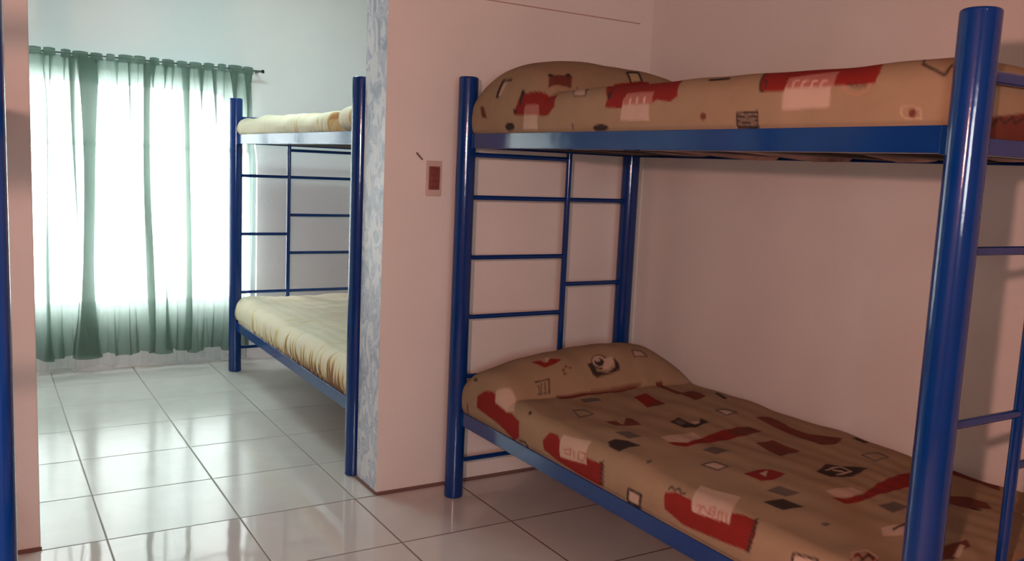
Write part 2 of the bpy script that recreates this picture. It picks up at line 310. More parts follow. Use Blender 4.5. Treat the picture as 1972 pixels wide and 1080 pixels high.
LOWER_PRINT = [
 (RD, [[0.098,2.004],[0.118,1.953],[0.125,1.89],[0.109,1.834],[0.121,1.758],[0.104,1.695],[0.049,1.691],[0.026,1.732],[0.047,1.795],[0.053,1.914],[0.062,2.004]]),
 (PL, [[0.132,1.884],[0.166,1.83],[0.166,1.793],[0.129,1.748],[0.113,1.813],[0.106,1.864]]),
 (RD, [[0.084,1.53],[0.121,1.499],[0.126,1.454],[0.1,1.406],[0.101,1.284],[0.103,1.191],[0.032,1.194],[0.03,1.308],[0.041,1.438],[0.055,1.52]]),
 (PL, [[0.137,1.434],[0.154,1.299],[0.08,1.276],[0.063,1.422]]),
 (PK, [[0.09,1.406],[0.107,1.362],[0.111,1.364],[0.094,1.408]]),
 (PK, [[0.109,1.368],[0.085,1.37],[0.086,1.363],[0.11,1.362]]),
 (PK, [[0.089,1.363],[0.088,1.396],[0.083,1.398],[0.084,1.365]]),
 (PK, [[0.106,1.353],[0.08,1.346],[0.082,1.34],[0.108,1.347]]),
 (PK, [[0.107,1.325],[0.109,1.285],[0.113,1.285],[0.111,1.324]]),
 (PK, [[0.112,1.29],[0.084,1.297],[0.085,1.29],[0.112,1.284]]),
 (PK, [[0.088,1.29],[0.086,1.325],[0.082,1.327],[0.083,1.292]]),
 (PK, [[0.083,1.32],[0.11,1.319],[0.109,1.326],[0.082,1.327]]),
 (DK, [[0.117,1.194],[0.105,1.215],[0.102,1.211],[0.114,1.19]]),
 (DK, [[0.102,1.214],[0.103,1.191],[0.108,1.189],[0.107,1.212]]),
 (DK, [[0.103,1.188],[0.09,1.211],[0.087,1.208],[0.1,1.184]]),
 (DK, [[0.087,1.211],[0.088,1.187],[0.094,1.185],[0.092,1.209]]),
 (DK, [[0.088,1.184],[0.075,1.209],[0.071,1.206],[0.085,1.181]]),
 (DK, [[0.071,1.209],[0.073,1.185],[0.078,1.182],[0.077,1.206]]),
 (DK, [[0.073,1.182],[0.058,1.208],[0.055,1.205],[0.07,1.178]]),
 (DK, [[0.055,1.208],[0.057,1.184],[0.062,1.18],[0.061,1.205]]),
 (DK, [[0.057,1.181],[0.041,1.209],[0.035,1.211],[0.053,1.178]]),
 (DK, [[0.036,1.214],[0.039,1.186],[0.046,1.181],[0.043,1.206]]),
 (PL, [[0.077,1.054],[0.081,0.996],[0.033,1.009],[0.031,1.066]]),
 (DK, [[0.072,1.06],[0.076,0.995],[0.085,0.991],[0.081,1.055]]),
 (DK, [[0.081,1.002],[0.028,1.015],[0.032,1.004],[0.085,0.99]]),
 (DK, [[0.04,0.999],[0.035,1.067],[0.026,1.072],[0.028,1.009]]),
 (DK, [[0.03,1.06],[0.081,1.048],[0.077,1.06],[0.026,1.072]]),
 (RD, [[0.121,0.904],[0.132,0.872],[0.134,0.81],[0.114,0.766],[0.127,0.666],[0.146,0.665],[0.156,0.641],[0.161,0.592],[0.125,0.562],[0.079,0.568],[0.068,0.656],[0.055,0.82],[0.073,0.895]]),
 (PL, [[0.208,0.849],[0.231,0.717],[0.12,0.651],[0.107,0.788]]),
 (PK, [[0.126,0.783],[0.127,0.76],[0.131,0.761],[0.13,0.784]]),
 (PK, [[0.131,0.765],[0.113,0.767],[0.112,0.762],[0.13,0.759]]),
 (PK, [[0.132,0.764],[0.117,0.731],[0.12,0.728],[0.135,0.761]]),
 (PK, [[0.135,0.738],[0.139,0.718],[0.143,0.72],[0.139,0.74]]),
 (PK, [[0.141,0.724],[0.121,0.712],[0.122,0.707],[0.142,0.719]]),
 (PK, [[0.125,0.709],[0.122,0.73],[0.118,0.728],[0.121,0.707]]),
 (PK, [[0.119,0.724],[0.139,0.736],[0.138,0.741],[0.118,0.73]]),
 (PK, [[0.125,0.733],[0.129,0.711],[0.132,0.713],[0.129,0.735]]),
 (PK, [[0.135,0.703],[0.136,0.673],[0.14,0.675],[0.139,0.704]]),
 (PK, [[0.137,0.707],[0.118,0.696],[0.119,0.691],[0.138,0.702]]),
 (PK, [[0.139,0.694],[0.117,0.682],[0.119,0.677],[0.14,0.69]]),
 (PK, [[0.138,0.679],[0.119,0.667],[0.12,0.662],[0.14,0.674]]),
 (DK, [[0.172,0.599],[0.156,0.6],[0.152,0.594],[0.168,0.592]]),
 (DK, [[0.153,0.596],[0.153,0.581],[0.159,0.585],[0.158,0.6]]),
 (DK, [[0.154,0.585],[0.142,0.59],[0.139,0.585],[0.151,0.579]]),
 (DK, [[0.139,0.588],[0.14,0.572],[0.144,0.574],[0.144,0.59]]),
 (DK, [[0.14,0.576],[0.13,0.584],[0.127,0.579],[0.138,0.571]]),
 (DK, [[0.127,0.582],[0.127,0.566],[0.132,0.567],[0.131,0.583]]),
 (DK, [[0.128,0.57],[0.118,0.58],[0.115,0.576],[0.126,0.565]]),
 (DK, [[0.115,0.578],[0.116,0.563],[0.12,0.563],[0.12,0.579]]),
 (DK, [[0.116,0.566],[0.106,0.579],[0.103,0.575],[0.114,0.562]]),
 (DK, [[0.103,0.578],[0.103,0.562],[0.108,0.561],[0.107,0.577]]),
 (DK, [[0.104,0.566],[0.092,0.58],[0.089,0.577],[0.101,0.562]]),
 (DK, [[0.089,0.579],[0.09,0.564],[0.095,0.562],[0.094,0.578]]),
 (DK, [[0.091,0.567],[0.078,0.583],[0.075,0.58],[0.088,0.564]]),
 (DK, [[0.075,0.582],[0.076,0.567],[0.081,0.565],[0.08,0.58]]),
 (DK, [[0.13,0.896],[0.144,0.894],[0.145,0.901],[0.132,0.902]]),
 (DK, [[0.142,0.9],[0.134,0.876],[0.138,0.875],[0.146,0.899]]),
 (DK, [[0.135,0.875],[0.147,0.868],[0.15,0.874],[0.137,0.881]]),
 (DK, [[0.146,0.874],[0.134,0.851],[0.138,0.849],[0.15,0.872]]),
 (DK, [[0.134,0.851],[0.141,0.837],[0.145,0.841],[0.138,0.855]]),
 (PL, [[0.122,0.438],[0.135,0.376],[0.1,0.365],[0.084,0.432]]),
 (DK, [[0.119,0.439],[0.132,0.373],[0.138,0.375],[0.124,0.441]]),
 (DK, [[0.135,0.38],[0.097,0.368],[0.099,0.361],[0.137,0.374]]),
 (DK, [[0.104,0.362],[0.087,0.434],[0.08,0.435],[0.097,0.363]]),
 (DK, [[0.084,0.429],[0.125,0.435],[0.122,0.442],[0.081,0.436]]),
 (RD, [[0.17,0.31],[0.228,0.333],[0.235,0.344],[0.175,0.318]]),
 (RD, [[0.221,0.336],[0.193,0.299],[0.207,0.303],[0.237,0.343]]),
 (RD, [[0.196,0.298],[0.255,0.324],[0.26,0.334],[0.2,0.306]]),
 (RD, [[0.247,0.327],[0.218,0.289],[0.233,0.294],[0.263,0.333]]),
 (DK, [[0.179,0.296],[0.25,0.318],[0.255,0.325],[0.183,0.302]]),
 (DK, [[0.246,0.32],[0.227,0.283],[0.236,0.287],[0.256,0.325]]),
 ((0.5, 0.3, 0.22), [[0.213,0.344],[0.272,0.345],[0.277,0.35],[0.219,0.349]]),
 ((0.5, 0.3, 0.22), [[0.27,0.347],[0.253,0.302],[0.26,0.305],[0.277,0.35]]),
 ((0.5, 0.3, 0.22), [[0.259,0.307],[0.192,0.272],[0.191,0.27],[0.259,0.304]]),
 ((0.5, 0.3, 0.22), [[0.196,0.273],[0.16,0.296],[0.157,0.294],[0.191,0.27]]),
 ((0.5, 0.3, 0.22), [[0.159,0.293],[0.221,0.348],[0.217,0.348],[0.157,0.294]]),
 (GY, [[0.43,1.753],[0.502,1.735],[0.5,1.699],[0.423,1.713]]),
 (GY, [[0.298,1.615],[0.344,1.599],[0.354,1.613],[0.308,1.629]]),
 (GY, [[0.342,1.603],[0.343,1.549],[0.352,1.557],[0.353,1.614]]),
 (GY, [[0.353,1.561],[0.278,1.546],[0.269,1.531],[0.346,1.55]]),
 (GY, [[0.281,1.541],[0.311,1.629],[0.301,1.621],[0.269,1.531]]),
 (RD, [[0.65,1.695],[0.73,1.714],[0.698,1.559],[0.604,1.555]]),
 (BR, [[0.694,1.615],[0.698,1.559],[0.604,1.555]]),
 (BR, [[0.861,1.663],[0.943,1.67],[0.91,1.561],[0.835,1.546]]),
 (BR, [[0.849,1.797],[0.887,1.799],[0.878,1.652],[0.841,1.65]]),
 (DK, [[0.988,1.598],[1.009,1.599],[0.98,1.512],[0.96,1.515]]),
 (DK, [[0.542,1.36],[0.622,1.404],[0.604,1.319],[0.622,1.299],[0.694,1.362],[0.681,1.306],[0.58,1.268],[0.536,1.278]]),
 (PL, [[0.618,1.335],[0.654,1.333],[0.636,1.306],[0.606,1.301]]),
 (GY, [[0.559,1.357],[0.608,1.384],[0.59,1.326],[0.544,1.308]]),
 (PL, [[0.802,1.399],[0.845,1.394],[0.864,1.348],[0.797,1.335]]),
 (GY, [[0.796,1.394],[0.838,1.385],[0.858,1.405],[0.806,1.405]]),
 (GY, [[0.835,1.386],[0.856,1.34],[0.872,1.353],[0.856,1.406]]),
 (GY, [[0.872,1.356],[0.798,1.339],[0.791,1.33],[0.86,1.342]]),
 (GY, [[0.801,1.336],[0.808,1.406],[0.797,1.397],[0.792,1.329]]),
 (BR, [[0.342,1.476],[0.377,1.459],[0.364,1.402],[0.439,1.474],[0.444,1.452],[0.421,1.369],[0.371,1.381],[0.336,1.409]]),
 (GY, [[0.267,1.323],[0.319,1.317],[0.323,1.251],[0.271,1.252]]),
 (DK, [[0.194,1.267],[0.231,1.276],[0.257,1.245],[0.263,1.182],[0.219,1.189],[0.16,1.163],[0.165,1.221]]),
 (GY, [[0.181,1.058],[0.207,1.062],[0.187,1.044],[0.167,1.039]]),
 (RD, [[0.36,1.162],[0.48,1.162],[0.606,1.206],[0.745,1.232],[0.797,1.219],[0.791,1.158],[0.705,1.144],[0.548,1.134],[0.395,1.118],[0.363,1.138]]),
 (PL, [[0.379,1.223],[0.534,1.232],[0.527,1.185],[0.428,1.143],[0.364,1.171]]),
 (BR, [[0.706,1.218],[0.793,1.228],[0.791,1.158],[0.705,1.144],[0.647,1.165]]),
 (GY, [[0.427,1.076],[0.485,1.082],[0.502,1.027],[0.438,1.022]]),
 (PL, [[0.319,0.965],[0.379,0.971],[0.391,0.923],[0.335,0.911]]),
 (GY, [[0.313,0.96],[0.376,0.965],[0.387,0.978],[0.322,0.97]]),
 (GY, [[0.372,0.967],[0.384,0.916],[0.398,0.928],[0.386,0.978]]),
 (GY, [[0.399,0.93],[0.337,0.915],[0.33,0.906],[0.388,0.918]]),
 (GY, [[0.341,0.913],[0.324,0.971],[0.314,0.962],[0.331,0.906]]),
 (BR, [[0.892,1.285],[0.949,1.269],[0.913,1.145],[0.919,1.058],[0.978,0.971],[0.9,0.931],[0.839,0.948],[0.863,1.078],[0.869,1.176]]),
 (BR, [[0.665,1.071],[0.742,1.066],[0.736,0.944],[0.626,0.929]]),
 (RD, [[0.379,0.85],[0.456,0.865],[0.482,0.848],[0.491,0.79],[0.411,0.764],[0.375,0.778]]),
 (PL, [[0.425,0.832],[0.473,0.843],[0.41,0.794]]),
 (GY, [[0.341,0.728],[0.394,0.729],[0.412,0.666],[0.359,0.673]]),
 (DK, [[0.261,0.666],[0.34,0.665],[0.34,0.591],[0.265,0.599]]),
 (DK, [[0.601,0.769],[0.688,0.805],[0.744,0.763],[0.788,0.726],[0.675,0.693],[0.604,0.718]]),
 (PL, [[0.64,0.767],[0.712,0.764],[0.724,0.774],[0.647,0.773]]),
 (PL, [[0.709,0.766],[0.697,0.717],[0.708,0.723],[0.723,0.775]]),
 (PL, [[0.709,0.725],[0.645,0.73],[0.637,0.723],[0.699,0.717]]),
 (PL, [[0.66,0.757],[0.676,0.729],[0.683,0.734],[0.667,0.762]]),
 (DK, [[1.012,0.959],[1.037,0.958],[1.034,0.905],[1.009,0.907]]),
 (GY, [[0.885,0.823],[0.953,0.815],[0.962,0.823],[0.893,0.829]]),
 (GY, [[0.95,0.818],[0.95,0.771],[0.96,0.776],[0.962,0.824]]),
 (GY, [[0.961,0.778],[0.885,0.773],[0.878,0.766],[0.954,0.771]]),
 (GY, [[0.888,0.771],[0.895,0.829],[0.886,0.825],[0.878,0.766]]),
 (RD, [[0.465,0.606],[0.499,0.581],[0.564,0.58],[0.703,0.631],[0.878,0.666],[0.953,0.655],[0.817,0.564],[0.749,0.577],[0.64,0.568],[0.526,0.551],[0.467,0.561]]),
 (PL, [[0.487,0.642],[0.586,0.631],[0.586,0.593],[0.519,0.58],[0.479,0.604]]),
 (GY, [[0.544,0.514],[0.609,0.513],[0.613,0.467],[0.539,0.463]]),
 (PL, [[0.42,0.413],[0.504,0.404],[0.432,0.358],[0.38,0.379]]),
 (DK, [[0.427,0.384],[0.517,0.4],[0.527,0.411],[0.436,0.393]]),
 (GY, [[0.287,0.495],[0.312,0.496],[0.311,0.482],[0.289,0.483]]),
 (BR, [[1.053,0.635],[1.053,0.56],[1.048,0.465],[0.986,0.428],[1.018,0.511],[1.008,0.599]]),
 (BR, [[0.816,0.478],[0.858,0.446],[0.854,0.391],[0.818,0.353],[0.76,0.38],[0.75,0.436]]),
 (DK, [[0.758,0.378],[0.763,0.354],[0.778,0.362],[0.773,0.386]]),
 (BR, [[0.46,0.27],[0.548,0.262],[0.517,0.232],[0.468,0.229],[0.428,0.216],[0.389,0.225]]),
 (PL, [[0.431,0.225],[0.507,0.253],[0.509,0.243],[0.439,0.213]]),
 (RD, [[0.313,1.932],[0.354,1.927],[0.364,1.904],[0.402,1.924],[0.441,1.9],[0.403,1.888],[0.345,1.881]]),
 (PL, [[0.379,1.935],[0.403,1.933],[0.374,1.904]]),
 (DK, [[0.539,1.863],[0.564,1.863],[0.57,1.834],[0.619,1.828],[0.667,1.84],[0.679,1.869],[0.69,1.846],[0.684,1.83],[0.602,1.822],[0.56,1.818],[0.545,1.826]]),
 (DK, [[0.637,1.85],[0.625,1.843],[0.609,1.839],[0.592,1.837],[0.577,1.84],[0.565,1.846],[0.56,1.855],[0.561,1.865],[0.57,1.876],[0.583,1.885],[0.6,1.891],[0.617,1.892],[0.632,1.887],[0.641,1.879],[0.645,1.869],[0.644,1.859]]),
 (PL, [[0.63,1.854],[0.62,1.848],[0.607,1.844],[0.593,1.844],[0.58,1.846],[0.571,1.851],[0.567,1.858],[0.568,1.867],[0.574,1.875],[0.585,1.882],[0.598,1.887],[0.612,1.887],[0.624,1.884],[0.632,1.877],[0.636,1.869],[0.635,1.861]]),
 (DK, [[0.62,1.855],[0.613,1.85],[0.604,1.848],[0.594,1.847],[0.585,1.849],[0.578,1.852],[0.575,1.857],[0.575,1.863],[0.58,1.869],[0.588,1.874],[0.597,1.877],[0.607,1.878],[0.616,1.876],[0.622,1.871],[0.625,1.866],[0.624,1.86]]),
 (PL, [[0.61,1.868],[0.607,1.866],[0.602,1.864],[0.596,1.864],[0.591,1.864],[0.587,1.866],[0.585,1.868],[0.585,1.871],[0.588,1.873],[0.593,1.875],[0.599,1.876],[0.604,1.875],[0.608,1.874],[0.61,1.871]]),
 (DK, [[0.61,1.857],[0.608,1.855],[0.605,1.854],[0.601,1.854],[0.598,1.854],[0.595,1.855],[0.594,1.856],[0.595,1.858],[0.596,1.859],[0.599,1.86],[0.603,1.861],[0.606,1.861],[0.609,1.86],[0.61,1.858]]),
 (PL, [[0.636,1.872],[0.672,1.874],[0.666,1.85],[0.631,1.838],[0.598,1.836]]),
 ((0.42, 0.27, 0.2), [[0.801,1.902],[0.855,1.906],[0.865,1.879],[0.789,1.868]]),
 (GY, [[0.795,1.898],[0.853,1.901],[0.862,1.911],[0.803,1.907]]),
 (GY, [[0.849,1.903],[0.861,1.875],[0.87,1.88],[0.861,1.912]]),
 (GY, [[0.87,1.882],[0.789,1.871],[0.785,1.866],[0.865,1.875]]),
 (GY, [[0.792,1.868],[0.807,1.907],[0.797,1.903],[0.784,1.866]]),
 (DK, [[0.273,1.833],[0.34,1.834],[0.341,1.838],[0.274,1.837]]),
 (DK, [[0.336,1.838],[0.315,1.797],[0.321,1.797],[0.342,1.837]]),
 (DK, [[0.278,1.824],[0.277,1.803],[0.281,1.804],[0.283,1.824]]),
 (DK, [[0.296,1.829],[0.284,1.804],[0.288,1.804],[0.3,1.828]]),
 (DK, [[0.313,1.829],[0.301,1.805],[0.306,1.805],[0.317,1.828]]),
 (DK, [[0.266,1.8],[0.319,1.797],[0.32,1.799],[0.267,1.803]]),
 (BR, [[0.425,1.853],[0.423,1.851],[0.42,1.85],[0.417,1.849],[0.414,1.85],[0.412,1.851],[0.411,1.854],[0.412,1.856],[0.414,1.858],[0.417,1.86],[0.421,1.86],[0.423,1.859],[0.425,1.858],[0.426,1.855]]),
 (BR, [[0.443,1.861],[0.441,1.86],[0.439,1.859],[0.435,1.859],[0.433,1.859],[0.43,1.861],[0.43,1.863],[0.43,1.864],[0.432,1.866],[0.434,1.867],[0.437,1.867],[0.44,1.866],[0.442,1.865],[0.443,1.863]]),
 (BR, [[0.458,1.854],[0.457,1.853],[0.454,1.852],[0.451,1.852],[0.448,1.852],[0.446,1.853],[0.445,1.855],[0.445,1.857],[0.447,1.858],[0.449,1.859],[0.452,1.859],[0.455,1.859],[0.458,1.857],[0.459,1.856]]),
 (BR, [[0.427,1.84],[0.425,1.839],[0.422,1.838],[0.418,1.838],[0.414,1.839],[0.411,1.84],[0.409,1.842],[0.409,1.843],[0.411,1.845],[0.414,1.845],[0.418,1.845],[0.422,1.844],[0.425,1.843],[0.427,1.841]]),
 (DK, [[0.138,2.042],[0.136,2.041],[0.134,2.043],[0.133,2.048],[0.133,2.055],[0.133,2.063],[0.135,2.07],[0.137,2.074],[0.139,2.076],[0.141,2.074],[0.141,2.069],[0.141,2.061],[0.141,2.053],[0.139,2.047]]),
 (BR, [[0.344,1.792],[0.494,1.793],[0.678,1.796],[0.781,1.796],[0.705,1.779],[0.506,1.775],[0.35,1.765]]),  # dark red shading of the pillow crease, painted into the print
 (GY, [[0.061,2.091],[0.028,2.092],[0.031,2.08],[0.063,2.08]]),
 (DK, [[0.148,1.656],[0.142,1.655],[0.14,1.661],[0.142,1.668],[0.147,1.674],[0.153,1.676],[0.155,1.671],[0.153,1.663]]),
 (DK, [[0.033,1.699],[0.04,1.647],[0.047,1.642],[0.042,1.689]]),
 (DK, [[0.042,1.653],[0.023,1.643],[0.028,1.633],[0.047,1.643]]),
]
UPPER_PRINT = [
 (RD, [[0.143,1.82],[0.142,1.794],[0.173,1.62],[0.125,1.597],[0.098,1.632],[0.085,1.785],[0.084,1.856],[0.102,1.85]]),
 (DK, [[0.116,1.825],[0.15,1.823],[0.146,1.798],[0.107,1.816]]),
 (DK, [[0.102,1.865],[0.099,1.836],[0.087,1.842],[0.09,1.86]]),
 (PL, [[0.114,1.783],[0.123,1.698],[0.047,1.698],[0.043,1.796]]),
 (PK, [[0.114,1.783],[0.124,1.695],[0.093,1.688],[0.085,1.785]]),
 (BR, [[0.207,1.732],[0.296,1.718],[0.262,1.673],[0.178,1.689]]),
 (DK, [[0.221,1.729],[0.217,1.726],[0.213,1.724],[0.209,1.724],[0.205,1.726],[0.203,1.73],[0.203,1.734],[0.204,1.738],[0.207,1.74],[0.211,1.742],[0.215,1.742],[0.219,1.74],[0.221,1.737],[0.222,1.733]]),
 (DK, [[0.291,1.721],[0.287,1.717],[0.282,1.713],[0.276,1.712],[0.271,1.712],[0.268,1.714],[0.267,1.718],[0.269,1.722],[0.273,1.727],[0.279,1.73],[0.284,1.732],[0.289,1.732],[0.292,1.729],[0.293,1.725]]),
 ((0.4, 0.3, 0.18), [[0.575,1.759],[0.646,1.782],[0.611,1.711],[0.551,1.702]]),
 (DK, [[0.564,1.75],[0.638,1.769],[0.667,1.806],[0.579,1.769]]),
 (DK, [[0.639,1.781],[0.603,1.706],[0.617,1.712],[0.667,1.806]]),
 (DK, [[0.618,1.717],[0.55,1.705],[0.545,1.697],[0.611,1.707]]),
 (DK, [[0.556,1.701],[0.587,1.77],[0.569,1.76],[0.545,1.698]]),
 (DK, [[0.174,1.928],[0.176,1.997],[0.17,1.986],[0.168,1.918]]),
 (DK, [[0.176,1.997],[0.134,1.996],[0.132,1.98],[0.172,1.977]]),
 (DK, [[0.132,1.986],[0.137,1.952],[0.14,1.96],[0.136,1.994]]),
 (PL, [[0.165,1.967],[0.167,1.947],[0.136,1.961],[0.136,1.977]]),
 (PL, [[0.291,1.676],[0.206,1.486],[0.153,1.438],[0.155,1.503]]),
 (GY, [[0.288,1.675],[0.206,1.486],[0.206,1.481],[0.291,1.678]]),
 (GY, [[0.343,1.679],[0.153,1.442],[0.15,1.434],[0.206,1.481]]),
 (GY, [[0.155,1.439],[0.158,1.509],[0.152,1.503],[0.15,1.434]]),
 (GY, [[0.152,1.498],[0.295,1.677],[0.29,1.678],[0.154,1.507]]),
 (RD, [[0.463,1.691],[0.652,1.719],[0.206,1.03],[0.131,0.992],[0.117,1.02],[0.125,1.076],[0.106,1.118],[0.107,1.227],[0.111,1.319],[0.138,1.314]]),
 (DK, [[0.159,1.324],[0.168,1.315],[0.137,1.298],[0.138,1.314]]),
 (PL, [[0.144,1.228],[0.147,1.108],[0.068,1.105],[0.071,1.239]]),
 (PK, [[0.151,1.227],[0.15,1.101],[0.114,1.094],[0.116,1.229]]),
 ((0.55, 0.34, 0.27), [[0.135,1.2],[0.117,1.203],[0.116,1.196],[0.133,1.192]]),
 ((0.55, 0.34, 0.27), [[0.136,1.17],[0.117,1.169],[0.116,1.161],[0.135,1.162]]),
 ((0.55, 0.34, 0.27), [[0.137,1.137],[0.117,1.135],[0.116,1.128],[0.136,1.129]]),
 (DK, [[0.051,1.855],[0.046,1.858],[0.042,1.871],[0.04,1.885],[0.04,1.9],[0.043,1.911],[0.047,1.918],[0.052,1.921],[0.057,1.917],[0.061,1.907],[0.063,1.893],[0.063,1.879],[0.061,1.866],[0.057,1.857]]),
 (DK, [[0.051,1.297],[0.047,1.307],[0.043,1.32],[0.041,1.334],[0.041,1.352],[0.043,1.37],[0.047,1.379],[0.052,1.379],[0.056,1.375],[0.06,1.363],[0.062,1.346],[0.062,1.328],[0.059,1.312],[0.056,1.301]]),
 (BR, [[0.122,2.109],[0.118,2.079],[0.08,2.049],[0.086,2.089]]),
 (DK, [[0.173,0.901],[0.173,0.822],[0.186,0.836],[0.185,0.914]]),
 (RD, [[0.206,0.725],[0.211,0.595],[0.206,0.385],[0.155,0.361],[0.132,0.363],[0.132,0.41],[0.135,0.465],[0.129,0.609],[0.13,0.691]]),
 (DK, [[0.206,0.73],[0.131,0.693],[0.129,0.686],[0.206,0.72]]),
 (DK, [[0.129,0.691],[0.128,0.677],[0.133,0.677],[0.135,0.692]]),
 (DK, [[0.156,0.69],[0.16,0.68],[0.164,0.686],[0.16,0.696]]),
 (DK, [[0.164,0.688],[0.135,0.676],[0.134,0.671],[0.162,0.682]]),
 (PL, [[0.15,0.613],[0.155,0.478],[0.087,0.476],[0.084,0.615]]),
 (PK, [[0.166,0.618],[0.179,0.482],[0.135,0.471],[0.136,0.609]]),
 ((0.56, 0.34, 0.27), [[0.157,0.597],[0.138,0.593],[0.136,0.588],[0.155,0.591]]),
 ((0.56, 0.34, 0.27), [[0.152,0.593],[0.153,0.577],[0.157,0.581],[0.157,0.597]]),
 ((0.56, 0.34, 0.27), [[0.155,0.568],[0.136,0.565],[0.134,0.56],[0.153,0.562]]),
 ((0.56, 0.34, 0.27), [[0.15,0.564],[0.151,0.548],[0.155,0.552],[0.155,0.568]]),
 ((0.56, 0.34, 0.27), [[0.152,0.539],[0.134,0.537],[0.133,0.532],[0.151,0.534]]),
 ((0.56, 0.34, 0.27), [[0.148,0.536],[0.149,0.521],[0.153,0.524],[0.153,0.539]]),
 ((0.56, 0.34, 0.27), [[0.151,0.512],[0.133,0.51],[0.132,0.506],[0.149,0.507]]),
 ((0.56, 0.34, 0.27), [[0.147,0.509],[0.147,0.494],[0.152,0.497],[0.151,0.512]]),
 (DK, [[0.138,0.435],[0.128,0.426],[0.129,0.423],[0.139,0.433]]),
 (DK, [[0.138,0.427],[0.125,0.417],[0.126,0.415],[0.138,0.424]]),
 (DK, [[0.137,0.418],[0.122,0.408],[0.123,0.406],[0.138,0.416]]),
 (DK, [[0.136,0.41],[0.121,0.4],[0.122,0.398],[0.137,0.408]]),
 (DK, [[0.135,0.402],[0.123,0.392],[0.124,0.39],[0.136,0.399]]),
 (DK, [[0.134,0.393],[0.124,0.385],[0.125,0.382],[0.135,0.391]]),
 ((0.45, 0.2, 0.12), [[0.133,0.447],[0.116,0.431],[0.117,0.429],[0.134,0.445]]),
 ((0.45, 0.2, 0.12), [[0.116,0.432],[0.109,0.405],[0.111,0.404],[0.118,0.432]]),
 ((0.45, 0.2, 0.12), [[0.109,0.405],[0.115,0.381],[0.117,0.382],[0.112,0.407]]),
 ((0.45, 0.2, 0.12), [[0.114,0.381],[0.133,0.374],[0.134,0.376],[0.115,0.384]]),
 (DK, [[0.081,0.762],[0.084,0.687],[0.038,0.689],[0.039,0.763]]),
 ((0.36, 0.25, 0.17), [[0.074,0.756],[0.076,0.725],[0.078,0.726],[0.076,0.756]]),
 ((0.36, 0.25, 0.17), [[0.076,0.727],[0.073,0.691],[0.075,0.691],[0.078,0.727]]),
 ((0.36, 0.25, 0.17), [[0.065,0.756],[0.067,0.725],[0.069,0.726],[0.067,0.756]]),
 ((0.36, 0.25, 0.17), [[0.067,0.727],[0.064,0.691],[0.066,0.691],[0.069,0.727]]),
 ((0.36, 0.25, 0.17), [[0.056,0.756],[0.058,0.726],[0.06,0.726],[0.058,0.756]]),
 ((0.36, 0.25, 0.17), [[0.058,0.728],[0.055,0.692],[0.058,0.691],[0.06,0.727]]),
 ((0.36, 0.25, 0.17), [[0.047,0.76],[0.05,0.726],[0.052,0.726],[0.049,0.757]]),
 ((0.36, 0.25, 0.17), [[0.05,0.729],[0.047,0.695],[0.049,0.692],[0.052,0.727]]),
 (BR, [[0.074,0.872],[0.07,0.873],[0.067,0.877],[0.065,0.882],[0.065,0.887],[0.067,0.892],[0.071,0.895],[0.075,0.896],[0.079,0.895],[0.082,0.892],[0.084,0.888],[0.084,0.882],[0.082,0.877],[0.078,0.874]]),
 (BR, [[0.064,0.256],[0.058,0.26],[0.056,0.267],[0.06,0.272],[0.067,0.273],[0.074,0.269],[0.076,0.262],[0.072,0.257]]),
 ((0.55, 0.36, 0.27), [[0.078,0.288],[0.081,0.27],[0.082,0.271],[0.079,0.289]]),
 ((0.55, 0.36, 0.27), [[0.081,0.272],[0.073,0.247],[0.074,0.246],[0.082,0.271]]),
 ((0.55, 0.36, 0.27), [[0.074,0.248],[0.055,0.245],[0.055,0.243],[0.074,0.246]]),
 ((0.55, 0.36, 0.27), [[0.056,0.244],[0.054,0.279],[0.053,0.279],[0.054,0.244]]),
 ((0.55, 0.36, 0.27), [[0.054,0.278],[0.067,0.292],[0.066,0.293],[0.053,0.279]]),
 ((0.55, 0.36, 0.27), [[0.066,0.291],[0.079,0.287],[0.079,0.289],[0.066,0.293]]),
 (DK, [[0.206,0.29],[0.171,0.272],[0.166,0.264],[0.206,0.285]]),
 (DK, [[0.168,0.27],[0.135,0.201],[0.14,0.2],[0.177,0.273]]),
 (DK, [[0.136,0.2],[0.163,0.194],[0.168,0.201],[0.139,0.206]]),
 (BR, [[0.24,0.062],[0.366,0.078],[0.401,0.081],[0.419,-0.02],[0.359,-0.02],[0.245,-0.02]]),
 (DK, [[0.252,0.04],[0.282,0.065],[0.275,0.067],[0.245,0.043]]),
 (DK, [[0.273,0.064],[0.298,0.05],[0.303,0.053],[0.278,0.067]]),
 (DK, [[0.3,0.051],[0.329,0.068],[0.323,0.07],[0.294,0.053]]),
 (DK, [[0.32,0.068],[0.335,0.053],[0.342,0.055],[0.327,0.07]]),
 (DK, [[0.338,0.053],[0.378,0.071],[0.373,0.074],[0.333,0.056]]),
 (GY, [[0.067,1.496],[0.048,1.492],[0.049,1.483],[0.068,1.487]]),
]
